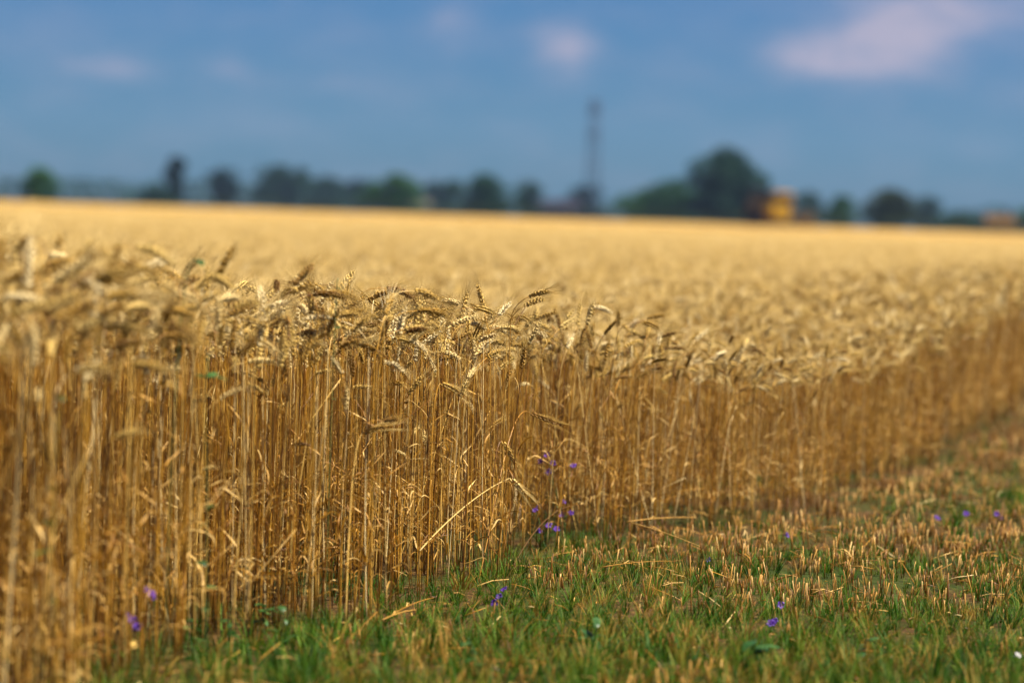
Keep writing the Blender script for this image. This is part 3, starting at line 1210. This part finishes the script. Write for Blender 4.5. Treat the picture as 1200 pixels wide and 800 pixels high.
def tree_form(kind, leaf_mat, nleaf=6500):
    """unit-height tree: trunk with limbs, crown of leaf-sized faces spread through uneven lobes"""
    tk, cr = MB(), MB()
    prof = dict(round=(.46, .50, .46), tall=(.20, .52, .48), wide=(.62, .48, .46), cone=(.44, .48, .50), bush=(.62, .44, .48))[kind]
    rx, zc, rz = prof
    tk.tube([(0, 0, -.02), (.005, .004, .2), (-.006, .006, .42), (.004, 0, .62)], [.032, .026, .02, .010], 8)
    lobes = []
    nl = {'round': 30, 'tall': 24, 'wide': 34, 'cone': 34, 'bush': 30}[kind]
    for i in range(nl):
        an = tr_rng.uniform(0, 6.28)
        zz = tr_rng.uniform(-.85, .85)
        rr = math.sqrt(max(.05, 1 - zz * zz)) * tr_rng.uniform(.05, .8)
        if kind == 'cone':
            rr *= (1 - .5 * (zz * .5 + .5))
        c = Vector((math.cos(an) * rr * rx, math.sin(an) * rr * rx, zc + zz * rz * .82))
        lobes.append((c, tr_rng.uniform(.10, .19) * (rx / .46 * .5 + .5)))
        if i % 2 == 0:
            st = Vector((0, 0, tr_rng.uniform(.2, .5)))
            if c.z > st.z:
                tk.tube([st, st * .5 + c * .5 + Vector((0, 0, -.02)), c], [.012, .008, .003], 5)
    zmax = zc + rz
    lobes.append((Vector((0, 0, zmax - .14)), .14 if kind != 'tall' else .10))
    for i in range(nleaf):
        c, r = tr_rng.choice(lobes)
        d = Vector((tr_rng.gauss(0, 1), tr_rng.gauss(0, 1), tr_rng.gauss(0, 1))).normalized()
        q = c + d * r * tr_rng.uniform(.25, 1.0) ** .5
        if q.z < .03:
            continue
        s = tr_rng.uniform(.018, .034)
        u = Vector((tr_rng.gauss(0, 1), tr_rng.gauss(0, 1), tr_rng.gauss(0, 1))).normalized()
        w = u.orthogonal().normalized()
        cr.add([q - u * s, q + w * s * .6, q + u * s, q - w * s * .6], [(0, 1, 2, 3)])
    return tk.mesh('trunk', M['bark']), cr.mesh('crown', M[leaf_mat], False)


TF = {(kd, mt): tree_form(kd, mt) for kd, mt in (('round', 'tree_green'), ('tall', 'tree_dark'), ('wide', 'tree_dark'), ('cone', 'tree_dark'),
                                                   ('bush', 'tree_green'), ('round', 'tree_olive'), ('bush', 'tree_dark'), ('round', 'tree_dark'))}
trees = [
    (47, 197, 34, 330, ('cone', 'tree_green'), 'small lone dark green tree farthest left on the horizon'),
    (207, 185, 23, 560, ('tall', 'tree_dark'), 'tall narrow dark tree on the left horizon'),
    (184, 219, 44, 500, ('bush', 'tree_dark'), 'low dark bush at the foot of the narrow tall tree'),
    (261, 198, 38, 640, ('round', 'tree_dark'), 'round bluish tree right of the narrow tall tree'),
    (333, 195, 52, 660, ('wide', 'tree_dark'), 'broad bluish tree left of the long tree row'),
    (381, 208, 56, 700, ('bush', 'tree_dark'), 'low bluish tree between the broad bluish tree and the green one'),
    (420, 211, 46, 720, ('round', 'tree_dark'), 'hazy low tree just left of the bright green bushy tree'),
    (462, 205, 62, 420, ('round', 'tree_green'), 'bushy green tree left of the small pale house'),
    (514, 214, 44, 700, ('bush', 'tree_dark'), 'hazy bluish tree behind the small pale house'),
    (566, 205, 60, 400, ('wide', 'tree_dark'), 'round dark green tree in the middle of the tree row'),
    (621, 213, 34, 560, ('round', 'tree_dark'), 'small tree between the dark middle tree and the long barn'),
    (684, 218, 40, 690, ('bush', 'tree_dark'), 'low bluish tree at the foot of the lattice mast'),
    (752, 224, 62, 440, ('bush', 'tree_green'), 'low green bush on the left flank of the big dark tree'),
    (796, 212, 66, 430, ('bush', 'tree_green'), 'rounded green bushy tree leaning against the big dark tree'),
    (850, 178, 78, 400, ('cone', 'tree_dark'), 'biggest dark tree on the horizon, next to the yellow harvester'),
    (948, 226, 40, 620, ('bush', 'tree_dark'), 'hazy tree just right of the yellow harvester'),
    (984, 230, 26, 420, ('tall', 'tree_green'), 'small slim tree between the harvester and the round olive tree'),
    (1043, 223, 50, 380, ('round', 'tree_olive'), 'round olive green tree on the right horizon'),
    (1087, 231, 36, 600, ('round', 'tree_dark'), 'hazy bluish tree right of the round olive tree'),
    (1125, 248, 60, 520, ('bush', 'tree_green'), 'low hazy bushes tree left of the red roofed house'),
    (1206, 244, 40, 480, ('bush', 'tree_green'), 'dark bush cut by the right border of the picture'),
]
for (px, top, wpx, D, key, lab) in trees:
    tk, cr = TF[key] if key in TF else TF[('cone', 'tree_dark')]
    if key == ('cone', 'tree_green'):
        if key not in TF:
            TF[key] = tree_form('cone', 'tree_green')
        tk, cr = TF[key]
    elif key == ('tall', 'tree_green'):
        if key not in TF:
            TF[key] = tree_form('tall', 'tree_green')
        tk, cr = TF[key]
    tp = at(px, top, D)
    h = tp.z
    t = thing('tree' if key[0] != 'bush' else 'bushy_tree', (tp.x, D, 0), lab, 'tree', 'trees along the horizon', (0, 0, tr_rng.uniform(0, 6.28)))
    ex = np.array([v.co.x for v in cr.vertices])
    wid = float(np.percentile(ex, 98.5) - np.percentile(ex, 1.5))
    ztop = float(np.percentile([v.co.z for v in cr.vertices], 99.5))
    sx = (wpx * D / F_PX) / wid
    t.scale = (sx, sx, h / ztop)
    link('trunk', tk, t)
    link('crown', cr, t)

hedge = MB()
for i in range(16000):
    x = tr_rng.uniform(-150, 150)
    hmax = .9 + 1.5 * float(vnoise(x, 0, .05, 16)) ** 1.5 + .5 * float(vnoise(x, 0, .4, 17))
    q = Vector((x, 345 + tr_rng.uniform(-2, 2), tr_rng.uniform(0, 1) ** .8 * hmax))
    s = tr_rng.uniform(.10, .24)
    u = Vector((tr_rng.gauss(0, 1), tr_rng.gauss(0, 1), tr_rng.gauss(0, 1))).normalized()
    w = u.orthogonal().normalized()
    hedge.add([q - u * s, q + w * s * .7, q + u * s, q - w * s * .7], [(0, 1, 2, 3)])
tag(link('undergrowth', hedge.mesh('undergrowth', M['tree_olive'], False)), 'low dark green undergrowth along the far edge of the field', None, None, 'stuff')

# far wood on the skyline, one mass
wood = MB()
for i in range(9000):
    x = tr_rng.uniform(-520, 520)
    y = 980 + tr_rng.uniform(-25, 25)
    hmax = 3.5 + 5.0 * float(vnoise(x, 0, .012, 6)) + 2.5 * float(vnoise(x, 0, .06, 7))
    q = Vector((x, y, tr_rng.uniform(0, 1) ** .7 * hmax))
    s = tr_rng.uniform(.6, 1.5)
    u = Vector((tr_rng.gauss(0, 1), tr_rng.gauss(0, 1), tr_rng.gauss(0, 1))).normalized()
    w = u.orthogonal().normalized()
    wood.add([q - u * s, q + w * s * .7, q + u * s, q - w * s * .7], [(0, 1, 2, 3)])
tag(link('far_wood', wood.mesh('far_wood', M['tree_dark'], False)), 'far bluish wood along the skyline', None, None, 'stuff')

# ------------------------------------------------------------------ lattice mast
M['steel'] = plain('galvanised_steel', (.06, .07, .12), .6, scale=.8)
M['panel'] = plain('antenna_grey', (.05, .058, .10), .6, scale=2)
D = 620
tp = at(697.5, 112, D)
mast = thing('lattice_mast', (tp.x, D, 0), 'tall hazy steel lattice mast rising above the trees', 'mast')
MH = tp.z
hw0, hw1 = 1.6, .75


def hw(z):
    return hw0 + (hw1 - hw0) * z / MH


for sx in (-1, 1):
    for sy in (-1, 1):
        b_ = MB()
        b_.tube([(sx * hw0, sy * hw0, -.2), (sx * hw1, sy * hw1, MH * .96)], [.16, .10], 6)
        link('leg', b_.mesh('leg', M['steel']), mast)
NS = 11
for i in range(NS):
    z0, z1 = MH * .96 * i / NS, MH * .96 * (i + 1) / NS
    a0, a1 = hw(z0), hw(z1)
    c0 = [(-a0, -a0), (a0, -a0), (a0, a0), (-a0, a0)]
    c1 = [(-a1, -a1), (a1, -a1), (a1, a1), (-a1, a1)]
    for q in range(4):
        p0, p1 = c0[q], c0[(q + 1) % 4]
        t0, t1 = c1[q], c1[(q + 1) % 4]
        for (u, v, zz0, zz1) in ((p0, t1, z0, z1), (p1, t0, z0, z1), (t0, t1, z1, z1)):
            b_ = MB()
            b_.tube([(u[0], u[1], zz0), (v[0], v[1], zz1)], [.06, .06], 5)
            link('brace', b_.mesh('brace', M['steel']), mast)
for (fz, n) in ((.93, 3), (.87, 3), (.70, 3)):
    for q in range(n):
        an = q * 2.094 + .5
        b_ = MB()
        b_.box((-.16, -.1, -.9), (.16, .1, .9))
        o = bevel(link('antenna_panel', b_.mesh('antenna_panel', M['panel'], False), mast), .05)
        r = hw(MH * fz) + .35
        o.location = (math.cos(an) * r, math.sin(an) * r, MH * fz)
        o.rotation_euler = (0, 0, an + math.pi / 2)
for fz in (.66, .90):
    b_ = MB()
    a = hw(MH * fz) + .2
    b_.box((-a, -a, MH * fz - .08), (a, a, MH * fz + .08))
    link('platform', b_.mesh('platform', M['steel'], False), mast)
b_ = MB()
b_.tube([(0, 0, MH * .95), (0, 0, MH * 1.0)], [.07, .04], 6)
link('top_rod', b_.mesh('top_rod', M['steel']), mast)

# ------------------------------------------------------------------ houses in the distance
M['wall_pale'] = plain('pale_render', (.09, .085, .06), .85, scale=.6, var=.1)
M['wall_brick'] = plain('brick_wall', (.045, .028, .02), .85, scale=.8, var=.2)
M['roof_red'] = plain('red_tiles', (.085, .042, .006), .8, scale=.9, var=.25)
M['roof_grey'] = plain('purple_grey_roof', (.022, .018, .032), .75, scale=.6, var=.2)
M['glass'] = plain('dark_glass', (.02, .025, .03), .15, spec=.6)
M['door'] = plain('door_wood', (.10, .06, .035), .7)


def house(px, D, w, d, wall_h, roof_h, wm, rm, label, cat='house', name='house', n_win=2):
    x = at(px, 245, D).x
    t = thing(name, (x, D, 0), label, cat)
    b_ = MB()
    b_.box((-w / 2, -d / 2, 0), (w / 2, d / 2, wall_h))
    b_.add([(-w / 2, -d / 2, wall_h), (-w / 2, d / 2, wall_h), (-w / 2, 0, wall_h + roof_h - .1)], [(0, 1, 2)])
    b_.add([(w / 2, -d / 2, wall_h), (w / 2, d / 2, wall_h), (w / 2, 0, wall_h + roof_h - .1)], [(2, 1, 0)])
    link('wall', b_.mesh('wall', wm, False), t)
    b_ = MB()
    o_ = .35
    for s in (-1, 1):
        y1 = s * (d / 2 + o_)
        z1 = wall_h - o_ * roof_h / (d / 2)
        n_ = Vector((0, s * roof_h, d / 2)).normalized() * .16
        v = [(-w / 2 - o_, 0, wall_h + roof_h), (w / 2 + o_, 0, wall_h + roof_h), (w / 2 + o_, y1, z1), (-w / 2 - o_, y1, z1)]
        b_.add(v + [tuple(Vector(a) + n_) for a in v], [(0, 1, 2, 3), (4, 5, 6, 7), (0, 1, 5, 4), (1, 2, 6, 5), (2, 3, 7, 6), (3, 0, 4, 7)])
    rf = link('roof', b_.mesh('roof', rm, False), t)
    b_ = MB()
    b_.box((w * .22, .4, wall_h + roof_h * .5), (w * .22 + .6, 1.0, wall_h + roof_h + .9))
    link('chimney', b_.mesh('chimney', M['wall_brick'], False), rf)
    slots = [(-w / 2 + w * (i + .5) / (n_win + 1)) for i in range(n_win + 1)]
    for i, xx in enumerate(slots):
        b_ = MB()
        if i == n_win // 2 + (n_win % 2):
            b_.box((xx - .5, -d / 2 - .06, 0), (xx + .5, -d / 2 - .003, 2.05))
            dd = link('door', b_.mesh('door', M['door'], False), t)
            b_ = MB()
            b_.box((xx + .32, -d / 2 - .12, 1.0), (xx + .42, -d / 2 - .063, 1.06))
            link('handle', b_.mesh('handle', M['steel'], False), dd)
        else:
            b_.box((xx - .55, -d / 2 - .04, .95), (xx + .55, -d / 2 - .003, 2.15))
            wv = link('window', b_.mesh('window', M['glass'], False), t)
            b_ = MB()
            for (lo, hi) in (((xx - .65, .85), (xx - .55, 2.25)), ((xx + .55, .85), (xx + .65, 2.25)), ((xx - .55, .85), (xx + .55, .95)), ((xx - .55, 2.15), (xx + .55, 2.25)), ((xx - .04, .95), (xx + .04, 2.15))):
                b_.box((lo[0], -d / 2 - .09, lo[1]), (hi[0], -d / 2 - .042, hi[1]))
            link('frame', b_.mesh('frame', M['wall_pale'], False), wv)
    return t


house(492, 640, 4.6, 5.0, 2.3, 1.4, M['wall_pale'], M['wall_pale'], 'tiny pale house among the trees left of the middle dark tree', n_win=1)
house(651, 600, 9.5, 6.0, 2.6, 1.9, M['roof_grey'], M['roof_grey'], 'long low barn with a purplish roof left of the mast', 'barn', 'barn', 3)
house(1171, 420, 3.8, 5.0, 2.0, 1.3, M['wall_brick'], M['roof_red'], 'small red roofed house at the right end of the horizon', n_win=1)

# ------------------------------------------------------------------ combine harvester and trailer
M['yellow'] = plain('yellow_paint', (.26, .145, .0012), .55, scale=.8, var=.15)
M['orange'] = plain('orange_paint', (.07, .032, .005), .6, scale=.8, var=.2)
M['brown'] = plain('brown_paint', (.03, .016, .004), .6, scale=.8, var=.25)
M['slate'] = plain('slate_tarpaulin', (.06, .06, .08), .7, scale=1)
M['black'] = plain('black_rubber', (.02, .02, .022), .8, scale=2)
M['grey'] = plain('dusty_grey', (.14, .12, .09), .8, scale=1.0, var=.2)
HD = 275
hp = at(901, 262, HD)
hv = thing('combine_harvester', (hp.x, HD, 0), 'blurred yellow and orange combine harvester beside the biggest dark tree', 'harvester', rot=(0, 0, R(-24)), scale=1.12)


def part(name, mb, mat, parent, bev=0.0, smooth=False):
    o = link(name, mb.mesh(name, mat, smooth), parent)
    if bev:
        bevel(o, bev)
    return o


def wheel(parent, x, y, r, w, rim_mat):
    b_ = MB()
    prof = [(r * .55, -w / 2), (r * .9, -w / 2), (r, -w * .35), (r, w * .35), (r * .9, w / 2), (r * .55, w / 2)]
    n = 24
    for i in range(n):
        a = 2 * math.pi * i / n
        b_.v += [(px_, math.cos(a) * pr, math.sin(a) * pr) for pr, px_ in prof]
    for i in range(n):
        i2 = (i + 1) % n
        for j in range(len(prof)):
            j2 = (j + 1) % len(prof)
            b_.f.append((i * 6 + j, i * 6 + j2, i2 * 6 + j2, i2 * 6 + j))
            b_.mi.append(0)
    wh = link('wheel', None, parent)
    wh.location = (x, y, r)
    link('tyre', b_.mesh('tyre', M['black']), wh)
    b_ = MB()
    b_.tube([(-w * .3, 0, 0), (w * .3, 0, 0)], [r * .55, r * .55], 20)
    link('rim', b_.mesh('rim', rim_mat, False), wh)


# seen from behind: the straw hood faces the camera (-y), the cab and header look away (+y)
b_ = MB(); b_.prism([(-3.0, 1.5), (-2.6, 2.7), (-1.2, 3.2), (2.2, 3.2), (2.4, 1.2), (-2.2, .9)], -1.35, 1.35)
body = part('body', b_, M['brown'], hv, .3)
b_ = MB(); b_.box((-1.37, -2.2, 1.25), (-1.32, 1.6, 2.6)); part('side_panel', b_, M['orange'], hv, .01)
b_ = MB(); b_.box((.50, -3.2, 1.3), (1.5, -1.4, 2.7)); part('rear_hood', b_, M['yellow'], hv, .35)
b_ = MB(); b_.box((1.36, -1.39, 1.25), (1.42, 1.6, 2.7)); part('side_panel', b_, M['yellow'], hv, .01)
b_ = MB(); b_.prism([(-3.25, .7), (-3.1, 2.2), (-2.75, 2.25), (-2.35, .8)], -.75, .40); part('straw_chute', b_, M['black'], hv, .05)
b_ = MB(); b_.prism([(-1.1, 3.2), (-1.5, 3.85), (1.9, 3.85), (1.6, 3.2)], -1.3, 1.3); part('grain_tank', b_, M['slate'], hv, .22)
b_ = MB(); b_.prism([(2.2, 1.6), (2.2, 3.4), (3.7, 3.4), (4.1, 1.7)], -.95, .95); cab = part('cab', b_, M['glass'], hv, .08)
b_ = MB(); b_.box((-1.05, 2.1, 3.41), (1.05, 3.95, 3.62)); part('cab_roof', b_, M['grey'], cab, .06)
b_ = MB(); b_.tube([(1.5, -3.4, 3.5), (1.45, 1.2, 3.55), (1.4, 1.5, 2.4)], [.2, .2, .2], 10); part('unloading_auger', b_, M['yellow'], hv)
b_ = MB(); b_.box((-.6, -1.9, 3.05), (.7, -1.2, 3.55)); part('engine_hood', b_, M['black'], hv, .05)
for s in (-1, 1):
    wheel(hv, s * 1.35, 2.0, .92, .65, M['yellow'])
    wheel(hv, s * 1.2, -1.7, .6, .42, M['yellow'])
hd = MB(); hd.prism([(4.6, .35), (4.5, 1.1), (4.75, 1.15), (5.4, .2)], -2.1, 2.1); head = part('header', hd, M['orange'], hv, .03)
b_ = MB()
for q in range(6):
    a = q * math.pi / 3
    b_.tube([(-2.0, 5.2 + math.cos(a) * .5, 1.0 + math.sin(a) * .5), (2.0, 5.2 + math.cos(a) * .5, 1.0 + math.sin(a) * .5)], [.04, .04], 5)
b_.tube([(-2.0, 5.2, 1.0), (2.0, 5.2, 1.0)], [.1, .1], 8)
part('reel', b_, M['yellow'], head)
b_ = MB(); b_.box((-.6, 2.3, .7), (.6, 4.7, 1.2)); part('feeder_house', b_, M['orange'], hv, .05)
for s in (-1, 1):
    b_ = MB(); b_.box((s * .9 - .12, -3.02, 1.75), (s * .9 + .12, -2.93, 1.95)); part('tail_lamp', b_, M['roof_red'], hv, .02)

tpx = at(936, 262, 285)
tl = thing('grain_trailer', (tpx.x, 285, 0), 'pale dusty grain trailer standing behind the harvester', 'trailer', rot=(0, 0, R(12)))
b_ = MB(); b_.prism([(-2.2, 1.0), (-2.4, 2.3), (2.4, 2.3), (2.2, 1.0)], -1.0, 1.0); part('tipper_body', b_, M['grey'], tl, .05)
b_ = MB(); b_.box((-.5, -2.3, .75), (.5, 3.6, .98)); part('chassis', b_, M['black'], tl, .02)
for s in (-1, 1):
    wheel(tl, s * .95, -1.0, .5, .3, M['grey'])
    wheel(tl, s * .95, 1.2, .5, .3, M['grey'])

# ------------------------------------------------------------------ haze
HAZE = 0.00013
if HAZE:
    b_ = MB()
    b_.box((-940, -80, -1.3), (940, 1540, 48))
    k = NT('summer_haze')
    v = k.n('ShaderNodeVolumePrincipled')
    v.inputs['Color'].default_value = (.45, .66, 1.0, 1)
    v.inputs['Density'].default_value = HAZE
    v.inputs['Anisotropy'].default_value = 0.2
    k.l(v.outputs[0], k.out.inputs['Volume'])
    hz = link('haze', b_.mesh('haze', k.m, False))
    tag(hz, 'thin bluish summer haze over the fields', None, None, 'stuff')
